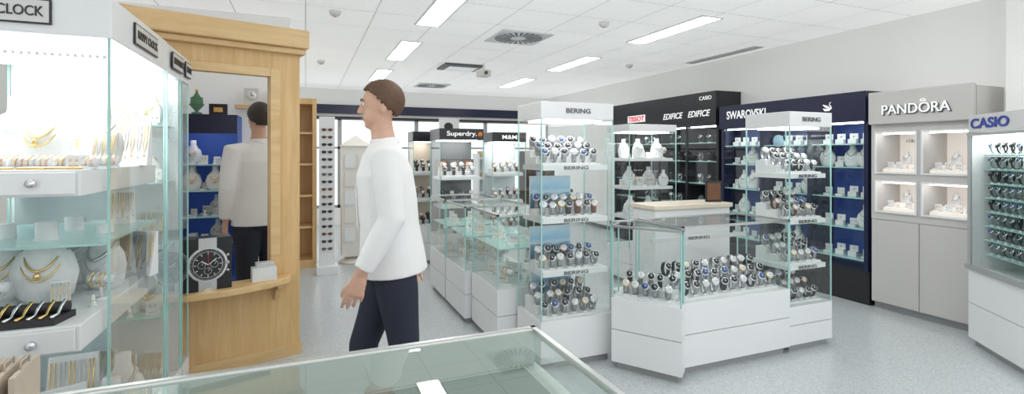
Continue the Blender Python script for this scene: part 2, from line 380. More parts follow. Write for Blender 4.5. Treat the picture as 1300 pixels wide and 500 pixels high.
for x,y in ((2.21,5.21),(2.23,9.5)):
    T=thing('air_diffuser',(x,y,2.735),'square ceiling air diffuser with radial slots','air vent','air diffusers')
    part(MB().box(-.3,.3,-.3,.3,.008,.024),'plate',WHITE,T)
    mb=MB()
    for i in range(24):
        a=2*math.pi*i/24; c,s=math.cos(a),math.sin(a); r0,r1,w=.09,.27,.011
        mb.quad([(r0*c-w*s*.6,r0*s+w*c*.6,.005),(r1*c-w*s*1.7,r1*s+w*c*1.7,.005),(r1*c+w*s,r1*s-w*c,.005),(r0*c+w*s*.4,r0*s-w*c*.4,.005)])
    part(mb,'slots',DGREY,T)
T=thing('ceiling_cassette',(2.15,7.3,2.69),'dark framed ceiling cassette unit','air conditioner')
part(MB().box(-.3,.3,-.26,.26,.04,.068),'frame',DGREY,T,bevel=.01); part(MB().box(-.22,.22,-.18,.18,.025,.04),'grille',STEEL,T)
T=thing('projector',(2.40,6.95,2.57),'small white projector hanging on a ceiling mount','projector')
mb=MB().box(-.08,.08,-.1,.1,0,.09); mb.tube([(0,0,.09),(0,0,.188)],.015,10); part(mb,'body',WARM,T,bevel=.008)
part(MB().tube([(0,-.1,.045),(0,-.12,.045)],.025,14),'lens',DGREY,T)
T=thing('ventilation_grille',(5.12,5.15,2.742),'long slotted pale grey ceiling ventilation grille','air vent')
mb=MB()
for i in range(3): mb.box(-.05+i*.045,-.035+i*.045,-.6,.6,0,.010)
mb.box(-.08,.08,-.62,.62,.008,.017,1); part(mb,'slats',[SIGN,WHITE],T)
for i,(x,y) in enumerate(((.25,4.9),(2.75,4.3),(4.4,6.2),(.2,7.6))):
    T=thing('smoke_detector',(x,y,2.71),'small round white ceiling smoke detector','smoke detector','smoke detectors')
    part(MB().tube([(0,0,.049),(0,0,.02),(0,0,0)],[.055,.05,.03],18),'housing',WHITE,T); part(MB().tube([(0,0,0),(0,0,-.004)],.008,8),'indicator',TXTR,T)
# ---------------------------------------------------------------- near counter
glass_case('glass_counter','large glass-topped counter with steel rim',rect(-1.0,.614,.5,1.33),.95,.85,panes=(0,1,3),back=(2,),back_mat=PALEG,rim=STEEL,top_mat=GLASST,base_mat=PALEG,cat='counter')
tag(part(MB().box(-.72,.76,-.36,.36,0,.008),'felt_tray',[FELT],None,loc=(-.2,.92,.85)),'grey-green felt display tray inside the counter','display tray')
for i,(x,y) in enumerate(((.12,.95),(.3,1.05),(-.1,1.1),(-.35,1.12),(.47,.9))):
    T=thing('jewellery_tray',(x,y,.859),'small black tray with rings','jewellery tray','trays in the counter',rot=.2*i)
    part(MB().box(-.05,.05,-.03,.03,0,.014),'tray',DGREY,T,bevel=.003)
    mb=MB()
    for k in range(4): mb.tube([(-.036+.024*k+.008*math.cos(a),0,.02+.008*math.sin(a)) for a in [2*math.pi*j/10 for j in range(10)]],.002,5,0,(0,1,0),True)
    part(mb,'rings',GOLD,T)
# ---------------------------------------------------------------- tall jewellery cases beside the partition
def sign(T,x,y,z,rot,w,h):
    M=Matrix.Translation((x,y,z))@Matrix.Rotation(rot,4,'Z')
    mb=MB().box(-w/2,w/2,-.006,0,-h/2,h/2,0); mb.box(-w/2+.006,w/2-.006,-.008,-.006,-h/2+.006,h/2-.006,1); mb.xf(M)
    part(mb,'sign_plate',[TXTK,SIGN],T)
    text('HAPPY CLOCK',T,tuple(M@Vector((0,-.0095,0))),(R90,0,rot),w*.86,h*.4,TXTK,bold=.01)
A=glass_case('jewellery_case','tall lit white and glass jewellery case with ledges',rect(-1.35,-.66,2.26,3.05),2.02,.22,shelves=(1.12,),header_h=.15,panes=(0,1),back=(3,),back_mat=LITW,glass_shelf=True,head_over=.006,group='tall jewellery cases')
sign(A,.38,-.008,.15/2+1.87,0,.29,.088)
sign(A,.698,.41,1.945,R90,.34,.088)
for z in (.80,1.31):
    part(MB().box(.05,.666,-.19,.70,z,z+.088),'ledge',WHITE,A,bevel=.004)
    D=part(MB().box(.1,.655,-.205,-.192,z+.008,z+.08),'drawer_front',WHITE,A,bevel=.003)
    part(MB().tube([(.55,-.205,z+.045),(.55,-.214,z+.045),(.55,-.217,z+.045),(.55,-.23,z+.045)],[.006,.006,.014,.013],14,0,(1,0,0)),'knob',CHROME,D)
for b in ((.64,.65,.03,.77,1.845,1.858),(.035,.045,.03,.77,1.26,1.27),(.035,.045,.03,.77,.75,.76)):
    part(MB().box(*b),'led_strip',LEDB,A)
mb=MB().box(.02,.67,.016,.034,1.80,1.81)
for i in range(30): mb.box(.03+.0215*i,.037+.0215*i,.012,.016,1.802,1.808,1)
part(mb,'led_strip',[MGREY,LEDB],A)
mb=MB().box(.028,.034,.03,.77,1.74,1.752)
for i in range(30): mb.box(.034,.038,.04+.024*i,.048+.024*i,1.743,1.75,1)
part(mb,'led_strip',[MGREY,LEDB],A)
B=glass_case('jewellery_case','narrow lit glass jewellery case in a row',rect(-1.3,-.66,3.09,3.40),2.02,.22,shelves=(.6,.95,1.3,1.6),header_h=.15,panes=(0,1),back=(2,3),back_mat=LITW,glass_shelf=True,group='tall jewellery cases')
sign(B,.648,.16,1.945,R90,.24,.088)
part(MB().box(.05,.6,.275,.283,1.835,1.845),'led_strip',LEDB,B)
C=glass_case('jewellery_case','narrow lit glass jewellery case by the wooden partition',rect(-.9,-.66,3.43,3.60),2.02,.22,shelves=(.6,.95,1.3,1.6),header_h=.15,panes=(0,1),glass_shelf=True,group='tall jewellery cases')
sign(C,.248,.085,1.945,R90,.14,.088)
g='jewellery in the tall cases'
for x,y,z,k,s in ((-.92,2.46,1.398,'bust',1.1),(-.78,2.58,1.398,'bust_s',1.0),(-1.06,2.60,1.398,'bust_s',1.15),(-1.1,2.40,1.398,'bangle',1.1),(-.90,2.75,1.398,'bust',1.1),(-.72,2.72,1.398,'board',.9),(-.73,2.40,1.398,'board',.6),
    (-.92,2.46,.888,'bust',1.25),(-.78,2.60,.888,'bust_s',1.1),(-1.08,2.55,.888,'bust',1.2),(-.73,2.40,.888,'bangle',.8),(-.72,2.80,.888,'board',.9),(-.93,2.74,.888,'bust_s',1.2),(-.84,2.36,.888,'board',.4),(-1.02,2.34,.888,'bangle',.9),(-.82,2.88,.888,'board',1.0),(-1.0,2.90,.888,'board',1.0),
    (-.80,2.90,1.12,'board',.7),(-1.0,2.9,.22,'board',1.3),(-.80,2.9,.22,'bust_s',1.2),(-.9,2.5,.22,'board',1.3),(-.76,2.6,.22,'bust',1.2)):
    place(k,x,y,z,-.1+random.uniform(-.3,.5),s,g)
for i in range(3): place('roll',-.98+.125*i,2.20,1.398,random.uniform(-.2,.2),.72,g)
for i in range(3): place('roll',-1.0+.14*i,2.33,1.398,random.uniform(-.2,.2),.85,g)
for i in range(2): place('card',-.72,2.12+.07*i,1.398,.3,.55,g)
scatter(-.84,-.69,2.27,2.34,.888,2,1,('ring','card'),g,sc=.7)
scatter(-1.2,-.69,2.35,3.0,.22,6,5,('card','ring','card_s','bangle'),g,sc=1.1)
for z in (.6,.95,1.3,1.6,.22):
    scatter(-1.2,-.69,3.13,3.2,z,5,1,('ring','card','card_s'),g,sc=.8)
    scatter(-1.2,-.72,3.25,3.32,z,4,1,('bust','board','board','bust_s'),g,sc=.75)
    scatter(-.86,-.69,3.46,3.56,z,1,1,('card','board'),g,rot=.6,sc=.7)
T=thing('bracelet_display',(-.86,2.15,.888),'black display block draped with silver and gold bracelets','jewellery display')
mb=MB().prism([(-.12,-.06),(.10,-.06),(.12,.05),(-.12,.05)],0,.022); mb.tube([(-.11,.02,.04),(.11,.03,.04)],.018,12,0,(0,0,1)); part(mb,'block',BLACKM,T)
for k in range(7):
    x=-.09+.03*k; part(MB().tube([(x,-.055,.026),(x+.004,-.02,.026),(x+.006,.0,.045),(x+.008,.025,.061),(x+.01,.045,.05),(x+.01,.052,.03)],.0055,6,0,(1,0,0)),'bracelet',(CHROME,GOLD)[k%2],T)
for i in range(3):
    mb=MB(); mb.tube([(.03*math.cos(a)*(1+.3*i),.02*math.sin(a),.004) for a in [2*math.pi*j/20 for j in range(20)]],.0038,6,0,(0,0,1),True)
    tag(part(mb,'bracelet',GOLD,None,loc=(-.9+.08*i,2.105,1.3985)),'gold chain bracelet lying on a white ledge','bracelet','gold bracelets on the ledge')
T=thing('pedestal',(-.78,1.72,0),'low white pedestal with a beige paper stack','pedestal')
part(MB().box(-.2,.16,-.12,.12,.04,.74),'body',WHITE,T,bevel=.004); part(MB().box(-.18,.14,-.1,.1,0,.04),'plinth',SEAM,T)
for i in range(8):
    mb=MB().prism([(-.006,-.09),(.006,-.09),(.006,.09),(-.006,.09)],0,.15)
    mb.tube([(0,-.03,.148),(0,-.03,.17),(0,.03,.17),(0,.03,.148)],.002,5,0,(1,0,0))
    o=part(mb,'paper_bag',BEIGE,None,loc=(-.91+.032*i,1.72,.7405),rot=(0,.0,.1)); tag(o,'small beige paper bag standing in a row','paper bag','beige paper bags')
# ---------------------------------------------------------------- wooden partition
th=math.radians(16.4)
PT=thing('wooden_partition',(-.04,3.98,0),'birch wood partition with framed opening and counter shelf','partition',rot=th)
mb=MB()
mb.box(-1.5,0,0,.12,0,.56); mb.box(-.19,0,0,.12,.56,2.2); mb.box(-1.5,-.19,0,.12,2.0,2.2); mb.box(-1.5,-.98,0,.12,.56,2.0)
part(mb,'panel',PLANK,PT)
mb=MB(); mb.box(-1.5,.04,-.10,.16,2.2,2.33); mb.box(-1.5,.025,-.06,.14,2.16,2.2); part(mb,'cornice',PLANKH,PT,bevel=.008)
mb=MB()
mb.box(-.20,-.135,-.018,0,.58,2.05);mb.box(-.98,-.20,-.018,0,1.99,2.05);mb.box(-1.04,-.98,-.018,0,.58,2.05)
part(mb,'opening_frame',PLANKH,PT,bevel=.004)
mb=MB(); poly=[(-.98,0)]+[(-.98+.02,-.16),(-.8,-.22),(-.5,-.24),(-.25,-.20),(-.1,-.12),(-.05,0)]
mb.prism([p for p in poly],.55,.59); part(mb,'counter_shelf',PLANKH,PT,bevel=.006)
for x in (-.16,-.85):
    mb=MB(); pts=[(0,0),(-.12,0),(-.11,-.03),(-.05,-.06),(-.03,-.12),(0,-.13)]
    v=[(x-.015,p[0],.55+p[1]) for p in pts]+[(x+.015,p[0],.55+p[1]) for p in pts]; n=len(pts)
    mb.add(v,[tuple(range(n)),tuple(range(2*n-1,n-1,-1))]+[(i,i+n,(i+1)%n+n,(i+1)%n) for i in range(n)]); part(mb,'bracket',PLANKH,PT)
part(MB().box(-1.5,.012,-.012,0,0,.08),'skirting',PLANKH,PT)
def pl(lx,ly): return (-.04+lx*math.cos(th)-ly*math.sin(th),3.98+lx*math.sin(th)+ly*math.cos(th))
x,y=pl(-.60,-.105)
T=thing('watch_display_box',(x,y,.5905),'wide box printed with a large silver chronograph watch','display box',rot=th)
part(MB().box(-.15,.135,-.06,.06,0,.33),'box',BLACK,T,bevel=.003)
mb=MB()
def disc(c,r,yy,mi,n=40): mb.tube([(c[0],yy,c[1]),(c[0],yy-.0015,c[1])],r,n,mi,(1,0,0),sm=False)
C0=(0,.16)
mb.box(-.048,.048,-.0715,-.07,.0,.32,0); mb.box(-.02,.02,-.0722,-.0715,0,.32,3)
disc(C0,.108,-.0715,0);disc(C0,.102,-.073,3);disc(C0,.098,-.0745,0);disc(C0,.094,-.076,1);disc(C0,.080,-.0775,3);disc(C0,.077,-.079,1)
for i in range(60):
    a=i*math.pi/30; r0,r1=(.083,.092) if i%5==0 else (.086,.091)
    dx,dz=math.sin(a),math.cos(a); mb.tube([(C0[0]+r0*dx,-.078,C0[1]+r0*dz),(C0[0]+r1*dx,-.078,C0[1]+r1*dz)],.0011,4,2,(0,1,0))
for i in range(12):
    a=i*math.pi/6; dx,dz=math.sin(a),math.cos(a); mb.tube([(C0[0]+.062*dx,-.081,C0[1]+.062*dz),(C0[0]+.074*dx,-.081,C0[1]+.074*dz)],.0028,5,2,(0,1,0))
for cx,cz in ((-.034,.16),(.034,.16),(0,.122)): disc((cx,cz),.021,-.0805,3,24);disc((cx,cz),.0185,-.082,1,24);mb.tube([(cx,-.084,cz),(cx+.008,-.084,cz+.012)],.0012,4,2)
mb.tube([(0,-.085,.16),(-.035,-.085,.185)],.003,5,2);mb.tube([(0,-.086,.16),(.045,-.086,.195)],.0026,5,2);mb.tube([(0,-.087,.145),(0,-.087,.23)],.0012,4,4)
for z in (.16,.20,.12): mb.tube([(.100,-.072,.16+(z-.16)*1.1),(.1145,-.072,.16+(z-.16)*1.25)],.008 if z!=.16 else .011,8,0,(0,0,1))
mb.xf(Matrix.Translation((0,.0105,0))@Matrix.Scale(1.03,4))
part(mb,'watch_print',[STEEL,BLACKM,DIALW,CHROME,TXTR],T)
x,y=pl(-.26,-.09)
T=thing('carton',(x,y,.5905),'white gift carton with silver lid','box',rot=th-.1)
part(MB().box(-.075,.075,-.05,.05,0,.09),'box',WHITE,T,bevel=.003); part(MB().box(-.05,.06,-.04,.045,.0902,.12),'lid',SIGN,T,bevel=.003)
# ---------------------------------------------------------------- behind the opening
T=thing('blue_showcase',(-.98,4.88,0),'blue showcase with white jewellery on glass shelves','showcase')
mb=MB().box(0,.44,.3,.33,0,1.78);mb.box(0,.02,0,.3,0,1.78);mb.box(.42,.44,0,.3,0,1.78);mb.box(.02,.42,0,.3,0,.4);mb.box(.02,.42,0,.3,1.76,1.78)
part(mb,'body',BLUE,T)
for z in (.7,.92,1.14,1.36): part(MB().box(.021,.419,.01,.299,z-.01,z),'shelf',GEDGE,T)
part(MB().box(.0,.44,-.012,-.001,1.62,1.78),'header',NAVY,T); part(MB().box(.04,.4,.02,.1,1.742,1.755),'light_strip',LED,T)
for z in (.4,.7,.92,1.14,1.36): scatter(-.94,-.58,4.92,5.12,z,4,2,('card','card_s','bust','ring'),'jewellery in the blue showcase',sc=.8)
T=thing('ornament_tree',(-.86,5.0,1.7805),'small green decorative tree figurine','ornament')
part(MB().tube([(0,0,0),(0,0,.02),(0,0,.03),(0,0,.09),(0,0,.085),(0,0,.15),(0,0,.145),(0,0,.2)],[.04,.04,.01,.06,.05,.045,.035,.004],14),'body',GREEN,T)
part(MB().ell((0,0,.21),.014,.014,.014,10,6),'ball',GOLD,T)
T=thing('picture_stand',(-.70,5.0,1.7805),'small black framed sign on the showcase','sign')
part(MB().box(-.07,.07,0,.012,0,.1),'frame',BLACK,T); part(MB().box(-.035,.035,-.003,0,.03,.07),'emblem',GOLD,T)
T=thing('wall_shelf',(-.35,5.12,1.86),'light birch wall shelf carrying white clocks','shelf')
part(MB().box(-.24,.2,0,.178,0,.03),'board',PLANKH,T)
for x in (-.46,-.26):
    T=thing('table_clock',(x,5.2,1.8905),'small square white table clock','clock','table clocks')
    part(MB().box(-.06,.06,-.03,.03,0,.16),'housing',SIGN,T,bevel=.006); part(MB().tube([(0,-.03,.09),(0,-.034,.09)],.042,24),'dial',DIALW,T)
    part(MB().tube([(0,-.036,.09),(0,-.036,.12)],.003,5).tube([(0,-.036,.09),(.022,-.036,.09)],.003,5,0,(0,0,1)),'hands',TXTK,T)
T=thing('low_cabinet',(-.5,4.95,0),'white low cabinet with glass shelf','cabinet')
part(MB().box(0,.34,0,.3,.04,.78),'body',WHITE,T,bevel=.004); part(MB().box(.02,.32,.02,.28,0,.04),'plinth',SEAM,T); part(MB().box(.01,.33,-.012,-.001,.08,.76),'door',WHITE,T)
# ---------------------------------------------------------------- island cases
TW=glass_case('watch_tower','tall glass watch tower with white shelves and header',rect(1.444,2.01,3.02,3.42),1.80,.33,shelves=(.65,1.01,1.37),header_h=.115,panes=(0,1,2,3),txt='BERING',group='watch towers',drawers=1)
for z in (.33,1.37): watches(1.70,3.06,z,.46,3,6)
for z in (.65,1.01): watches(1.70,3.06,z,.47,2,7,sh=.04)
def poster(x,y,z,w,h,rot=0,mat=BLUEL):
    T=thing('poster_card',(x,y,z),'upright card printed with a blue seascape','display card','blue sea cards',rot=rot)
    part(MB().box(-w/2,w/2,0,.004,0,h),'card',WHITE,T); part(MB().box(-w/2+.006,w/2-.006,-.002,-.0005,.006,h-.006),'print',mat,T)
for z in (.65,1.01): poster(1.64,3.275,z+.0005,.33,.28)
poster(1.70,3.375,.3305,.33,.26)
c2=[(1.914,2.90),(2.174,2.51),(2.262,2.585),(2.262,3.10),(2.03,3.10),(2.03,3.0)]
glass_case('watch_counter','angled corner glass watch counter on white drawers',c2,.965,.48,panes=(0,),rim=STEEL,drawers=2,cat='display counter',group='glass watch counters')
cr=math.atan2(-.39,.26)
watches(2.065,2.755,.48,.36,2,5,rot=cr,yaw=.35)
glass_case('watch_counter','wide glass watch counter on white drawers',rect(2.277,3.25,2.62,3.10),.97,.47,shelves=(),panes=(0,1,3),rim=STEEL,drawers=2,cat='display counter',group='glass watch counters')
watches(2.77,2.68,.47,.86,3,10)
T=thing('header_rail',(2.33,3.0,.80),'slim lettered rail under the counter glass','rail')
part(MB().box(0,.86,0,.02,0,.03),'rail',SIGN,T); text('BERING',T,(.43,-.003,.015),(R90,0,0),.2,.022,TXTG,bold=.012)
T3=glass_case('watch_tower','narrow glass watch tower with white shelves and header',rect(3.26,3.71,2.63,3.03),1.76,.33,shelves=(.62,.96,1.30),header_h=.11,panes=(0,1,3),txt='BERING',group='watch towers')
for z in (.33,.62,.96,1.30): watches(3.49,2.69,z,.36,3,5,sc=1.15)
part(MB().tube([(0,0,0),(-.002,0,0)],.045,28,0,(0,0,1)),'round_sticker',SKYB,T3,loc=(-.005,.09,1.545))
for x0,x1,y0,y1 in ((1.30,1.88,3.46,4.07),(1.25,1.83,4.11,4.74),(1.25,1.83,4.78,5.40)):
    glass_case('jewellery_counter','glass jewellery counter on white base',rect(x0,x1,y0,y1),1.0,.45,shelves=(.74,),panes=(3,0),rim=STEEL,cat='display counter',group='glass jewellery counters',glass_shelf=True)
    scatter(x0+.06,x1-.06,y0+.06,y1-.06,.45,3,4,('card','ring','card_s','bangle'),'jewellery in the counters',rot=-.9)
    scatter(x0+.06,x1-.06,y0+.06,y1-.06,.74,2,3,('card','ring','card_s'),'jewellery in the counters',rot=-.9)
T=thing('service_counter',(2.84,3.62,0),'white service counter with cream top','counter')
part(MB().box(0,.86,0,.33,0,.95),'body',WHITE,T,bevel=.004); part(MB().box(-.02,.88,-.02,.35,.95,.99),'worktop',CREAM,T,bevel=.006)
T=thing('picture_stand',(3.60,3.72,.9905),'dark framed photo stand on the counter','sign',rot=-.3)
part(MB().box(-.08,.08,0,.015,0,.2),'frame',BLACK,T,bevel=.003); part(MB().box(-.065,.065,-.003,0,.02,.18),'print',BROWN,T)
glass_case('jewellery_tower','tall glass tower with white jewellery shelves',rect(3.3,3.95,4.65,5.1),1.78,.4,shelves=(.75,1.08,1.4),header_h=.08,panes=(0,3),back=(),group='watch towers')
for z in (.75,1.08,1.4): scatter(3.36,3.9,4.7,5.0,z,6,2,('card','bust_s','card_s','ring','bangle'),'jewellery in the rear tower',sc=.85)
T5=glass_case('brand_tower','glass tower with black header and white lettering',rect(1.41,1.94,5.62,6.1),1.74,.5,shelves=(.85,1.18),header_h=.13,panes=(0,3),head_mat=BLACK,txt='Superdry.',txt_mat=TXTW,lip=False,tw=.36,th=.07,shelf_mat=WHITE,back=(2,),back_mat=DGREY,group='brand towers',base_mat=WHITE)
part(MB().tube([(.485,-.006,1.675),(.485,-.009,1.675)],.028,20,0,(0,0,1)),'emblem',ORANGE,T5)
for i in range(3):
    mb=MB().box(0,.15,0,.006,0,.20).box(.01,.14,-.003,0,.01,.19,1); mb.ell((.075,-.004,.14),.025,.003,.03,10,6,2); mb.prism([(.035,-.006),(.115,-.006),(.115,-.003),(.035,-.003)],.01,.11,2)
    tag(part(mb,'product_poster',[BLACKM,(BROWN,DGREY,BROWN)[i],BEIGE],None,loc=(1.45+.165*i,5.98,1.1805)),'small dark product poster inside a glass tower','poster','dark product posters')
for z in (.5,.85,1.18): watches(1.67,5.68,z,.44,2,4,group=g1,sc=1.3,kinds=('w1','w4','w3','w0'))
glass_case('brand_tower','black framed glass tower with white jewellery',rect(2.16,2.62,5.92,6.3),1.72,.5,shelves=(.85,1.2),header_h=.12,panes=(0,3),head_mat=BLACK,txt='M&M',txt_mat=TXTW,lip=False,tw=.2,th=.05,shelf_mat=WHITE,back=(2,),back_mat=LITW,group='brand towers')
for z in (.5,.85,1.2): watches(2.39,5.98,z,.4,2,4,group=g1,sc=1.3,kinds=('w0','w3','w5'))
glass_case('brand_tower','dark glass tower with black header',rect(1.29,1.61,6.55,6.9),1.74,.5,shelves=(.85,1.2),header_h=.13,panes=(0,3),head_mat=BLACK,lip=False,shelf_mat=WHITE,back=(2,),back_mat=BEIGE,group='brand towers')
for z in (.5,.85,1.2): watches(1.45,6.6,z,.26,2,3,group=g1,sc=1.3,kinds=('w1','w4','w3'))
T=thing('display_table',(2.75,6.9,0),'black display table with drawers','table')
part(MB().box(0,1.1,0,.5,.85,.9),'top',BLACK,T,bevel=.004); part(MB().box(.05,1.05,.05,.45,0,.85),'body',BLACKM,T)
T=thing('portrait_board',(2.05,7.6,0),'white board with a black and white portrait print','poster')
part(MB().box(-.02,.02,-.02,.02,0,1.7).box(-.15,.15,-.1,.1,0,.02),'stand',STEEL,T); part(MB().box(-.16,.16,-.03,-.02,1.62,2.0),'board',WHITE,T)
mb=MB(); mb.ell((.01,-.031,1.81),.065,.004,.09,14,8,0); mb.ell((-.01,-.034,1.87),.07,.004,.06,14,8,1); mb.prism([(-.09,-.036),(.1,-.036),(.1,-.031),(-.09,-.031)],1.64,1.71,1); part(mb,'portrait',[GREYCAB,BLACKM],T)
for i,(x,y,w,hh,m) in enumerate(((.95,8.6,.5,1.5,WHITE),(1.9,8.8,.5,1.4,WHITE),(3.0,9.0,.6,1.45,WHITE),(3.9,8.8,.6,1.5,NAVY))):
    T=thing('display_shelf',(x,y,0),('white','white','white','navy')[i]+' free-standing display shelf near the windows','shelf unit','far display shelves')
    mb=MB().box(0,.03,0,.35,0,hh).box(w-.03,w,0,.35,0,hh).box(.03,w-.03,.33,.35,0,hh); part(mb,'frame',m,T)
    for k in range(4): part(MB().box(.03,w-.03,0,.33,.2+k*.38,.23+k*.38),'shelf',m,T)
    for k in range(4):
        for j in range(3):
            o=part(MB().box(-.05,.05,-.04,.04,0,.13).box(-.04,.04,-.045,-.04,.02,.11,1),'gift_box',[random.choice((BEIGE,WHITE,BROWN,SIGN,BLUE)),random.choice((WHITE,BLACKM,GOLD))],None,loc=(x+.09+(w-.18)*j/2,y+.15,.2305+k*.38)); tag(o,'small gift box on a display shelf','box','boxes on the far shelves')
T=thing('birch_cabinet',(-.75,6.9,0),'tall birch display cabinet end','cabinet')
mb=MB().box(0,.88,0,.5,0,.1).box(.83,.88,0,.5,.1,2.15).box(0,.05,0,.5,.1,2.15).box(.05,.83,.46,.5,.1,2.15).box(.05,.83,0,.46,2.08,2.15); part(mb,'body',PLANK,T)
for z in (.5,.9,1.3,1.7): part(MB().box(.051,.829,.02,.459,z,z+.025),'shelf',PLANKH,T)
T=thing('eyewear_rack',(.24,6.5,0),'tall white rack of sunglasses','rack')
mb=MB().box(-.09,.09,.02,.05,.1,1.9).box(-.12,.12,-.1,.15,0,.1); part(mb,'panel',WHITE,T,bevel=.004)
for i in range(17):
    z=.3+i*.09; mb=MB()
    for sx in (-1,1):
        mb.tube([(sx*.035,-.01,z),(sx*.035,-.014,z)],[(.026,.018)]*2,12,0,(1,0,0)); mb.tube([(sx*.065,-.01,z+.01),(sx*.06,.018,z+.008)],.003,5,0)
    mb.tube([(-.012,-.012,z+.004),(.012,-.012,z+.004)],.003,5,0,(0,0,1))
    o=part(mb,'sunglasses',random.choice((BLACKM,BROWN,DGREY)),None); o.location=(.24,6.5,0); tag(o,'pair of dark sunglasses on a white rack','sunglasses','sunglasses on the rack')
T=thing('card_kiosk',(.62,7.1,0),'white revolving kiosk with pitched top','kiosk')
mb=MB().box(-.18,.18,-.18,.18,.1,1.55).tube([(0,0,0),(0,0,.03),(0,0,.1)],[.22,.2,.04],20); mb.add([(-.2,-.2,1.551),(.2,-.2,1.551),(.2,.2,1.551),(-.2,.2,1.551),(0,0,1.7)],[(0,1,4),(1,2,4),(2,3,4),(3,0,4),(3,2,1,0)]); part(mb,'body',WARM,T)
for i in range(5):
    for j in range(2): part(MB().box(-.15+j*.16,-.02+j*.16,-.195,-.181,.3+i*.24,.48+i*.24),'card',(WHITE,WARM)[(i+j)%2],T)
# ---------------------------------------------------------------- wall cabinets (front faces -X)
RW=-R90
def wallcab(name,yl,w,h,body,label,liner,head_z,bays,shelves,x=4.96,base=.12,glow=True):
    T=thing(name,(x,yl,0),label,'wall cabinet',rot=RW)
    d=.385
    mb=MB().box(0,w,d-.02,d,0,h).box(0,w,.0,d-.02,head_z,h).box(0,w,.02,d-.02,0,base,1)
    bw=w/bays
    for i in range(bays+1):
        xx=min(max(i*bw,.02),w-.02); mb.box(xx-.02,xx+.02,.0,d-.02,base,head_z)
    part(mb,'body',[body,BLACK],T)
    for i in range(bays):
        a,b=i*bw+.021,(i+1)*bw-.021
        if i==0:a=.041
        if i==bays-1:b=w-.041
        part(MB().box(a,b,d-.03,d-.021,base+.001,head_z-.001),'back_panel',liner,T)
        part(MB().box(a+.03,b-.03,.03,.07,head_z-.014,head_z-.002),'light_strip',LEDB,T)
        for z in shelves: part(MB().box(a,b,.02,d-.031,z-.012,z),'shelf',GEDGE if glow else body,T)
        part(MB().quad([(a,.006,base+.001),(b,.006,base+.001),(b,.006,head_z-.002),(a,.006,head_z-.002)]),'glass_door',GLASS,T)
    return T
def wp(yl,lx,ly,x=4.96): return (x+ly,yl-lx)
E=wallcab('black_wall_cabinet',7.42,2.38,2.27,BLACK,'glossy black wall cabinet with lit watch shelves',BLACKM,1.82,4,(.45,.75,1.05,1.35,1.6))
part(MB().box(-.0,2.38,-.05,-.001,1.82,2.27),'header',BLACK,E,bevel=.005)
for lx in (1.56,2.08): text('EDIFICE',E,(lx,-.053,1.99),(R90,0,0),.42,.085,TXTW,shear=.3,bold=.015)
part(MB().box(.46,.92,-.053,-.051,1.95,2.06),'sign_plate',TXTW,E)
text('TISSOT',E,(.69,-.056,2.005),(R90,0,0),.42,.08,TXTR,bold=.03); text('CASIO',E,(2.20,-.053,2.19),(R90,0,0),.22,.05,TXTW,bold=.01)
for z in (.45,.75,1.05,1.35,1.6):
    for b in (1,2,3):
        for j in range(3):
            px,py=wp(7.42,b*.595+.12+.17*j,.15); place(random.choice(('w6','w0','w4','w1')),px,py,z,RW+.3,1.5,g1)
SW=wallcab('navy_wall_cabinet',4.99,1.83,2.05,NAVY,'deep navy wall cabinet with blue lined jewellery shelves',BLUE,1.76,3,(.42,.72,1.02,1.32,1.55),base=.32)
part(MB().box(0,1.83,-.04,-.001,1.76,2.05),'header',NAVY,SW,bevel=.005)
text('SWAROVSKI',SW,(.42,-.043,1.93),(R90,0,0),.58,.10,TXTW,bold=.015)
mb=MB(); 
mb.tube([(-.05,0,-.02),(-.03,0,-.035),(.01,0,-.035),(.035,0,-.02),(.03,0,.0),(.015,0,.015),(.02,0,.035),(.035,0,.038)],[.004,.012,.014,.01,.006,.004,.004,.003],8,0,(0,1,0))
mb.tube([(-.055,0,.02),(-.02,0,.0),(.015,0,-.015)],[.003,.012,.008],8,0,(0,1,0))
part(mb,'swan_emblem',TXTW,SW,loc=(1.46,-.044,1.93),scale=(1.0,.2,1.0))
KIND['jbox']=('jewellery_box','jewellery box',MB().box(-.04,.04,-.02,.04,0,.05).box(-.04,.04,.03,.04,.05,.11).mesh('jewellery_box',[CUSH]),[('pendant',MB().ell((0,.025,.08),.01,.005,.014,8,6).mesh('pendant',[CHROME]))])
LBL['jbox']='white open box with a crystal pendant'
for z in (.42,.72,1.02,1.32,1.55):
    for b in range(3):
        for j in range(4):
            px,py=wp(4.99,b*.61+.11+.13*j,.14); place(random.choice(('jbox','jbox','card_s','bust_s')) if z<1.5 else 'jbox',px,py,z,RW+.2,.95,'jewellery in the blue cabinet')
PN=thing('grey_wall_cabinet',(4.96,3.13,0),'warm grey wall cabinet with four lit jewellery windows','wall cabinet',rot=RW)
w=.81; cols=((.05,.375),(.435,.76)); rows=((.92,1.19),(1.28,1.64))
mb=MB().box(0,w,.36,.385,0,2.0)
for a,b in ((0,.05),(.375,.435),(.76,w)): mb.box(a,b,0,.36,.84,1.74)
for z0,z1 in ((.84,.92),(1.19,1.28),(1.64,1.74)):
    for a,b in cols: mb.box(a,b,0,.36,z0,z1)
mb.box(0,w,0,.36,1.74,2.0).box(0,w,.012,.36,.06,.84).box(0,w,.05,.36,0,.06,1)
part(mb,'body',[GREYCAB,SEAM],PN)
part(MB().box(-.0,w,-.05,-.001,1.72,2.02),'header',GREYCAB,PN,bevel=.01)
text('PANDORA',PN,(.403,-.054,1.842),(R90,0,0),.54,.092,TXTG,depth=.004,bold=.04,name='lettering_shadow')
text('PANDORA',PN,(.396,-.062,1.849),(R90,0,0),.53,.085,TXTW,depth=.008)
mb=MB()
for i in (-1,0,1): mb.ell((.462+.016*i,-.06,1.915+.006*(1-abs(i))),.006,.004,.008,8,6)
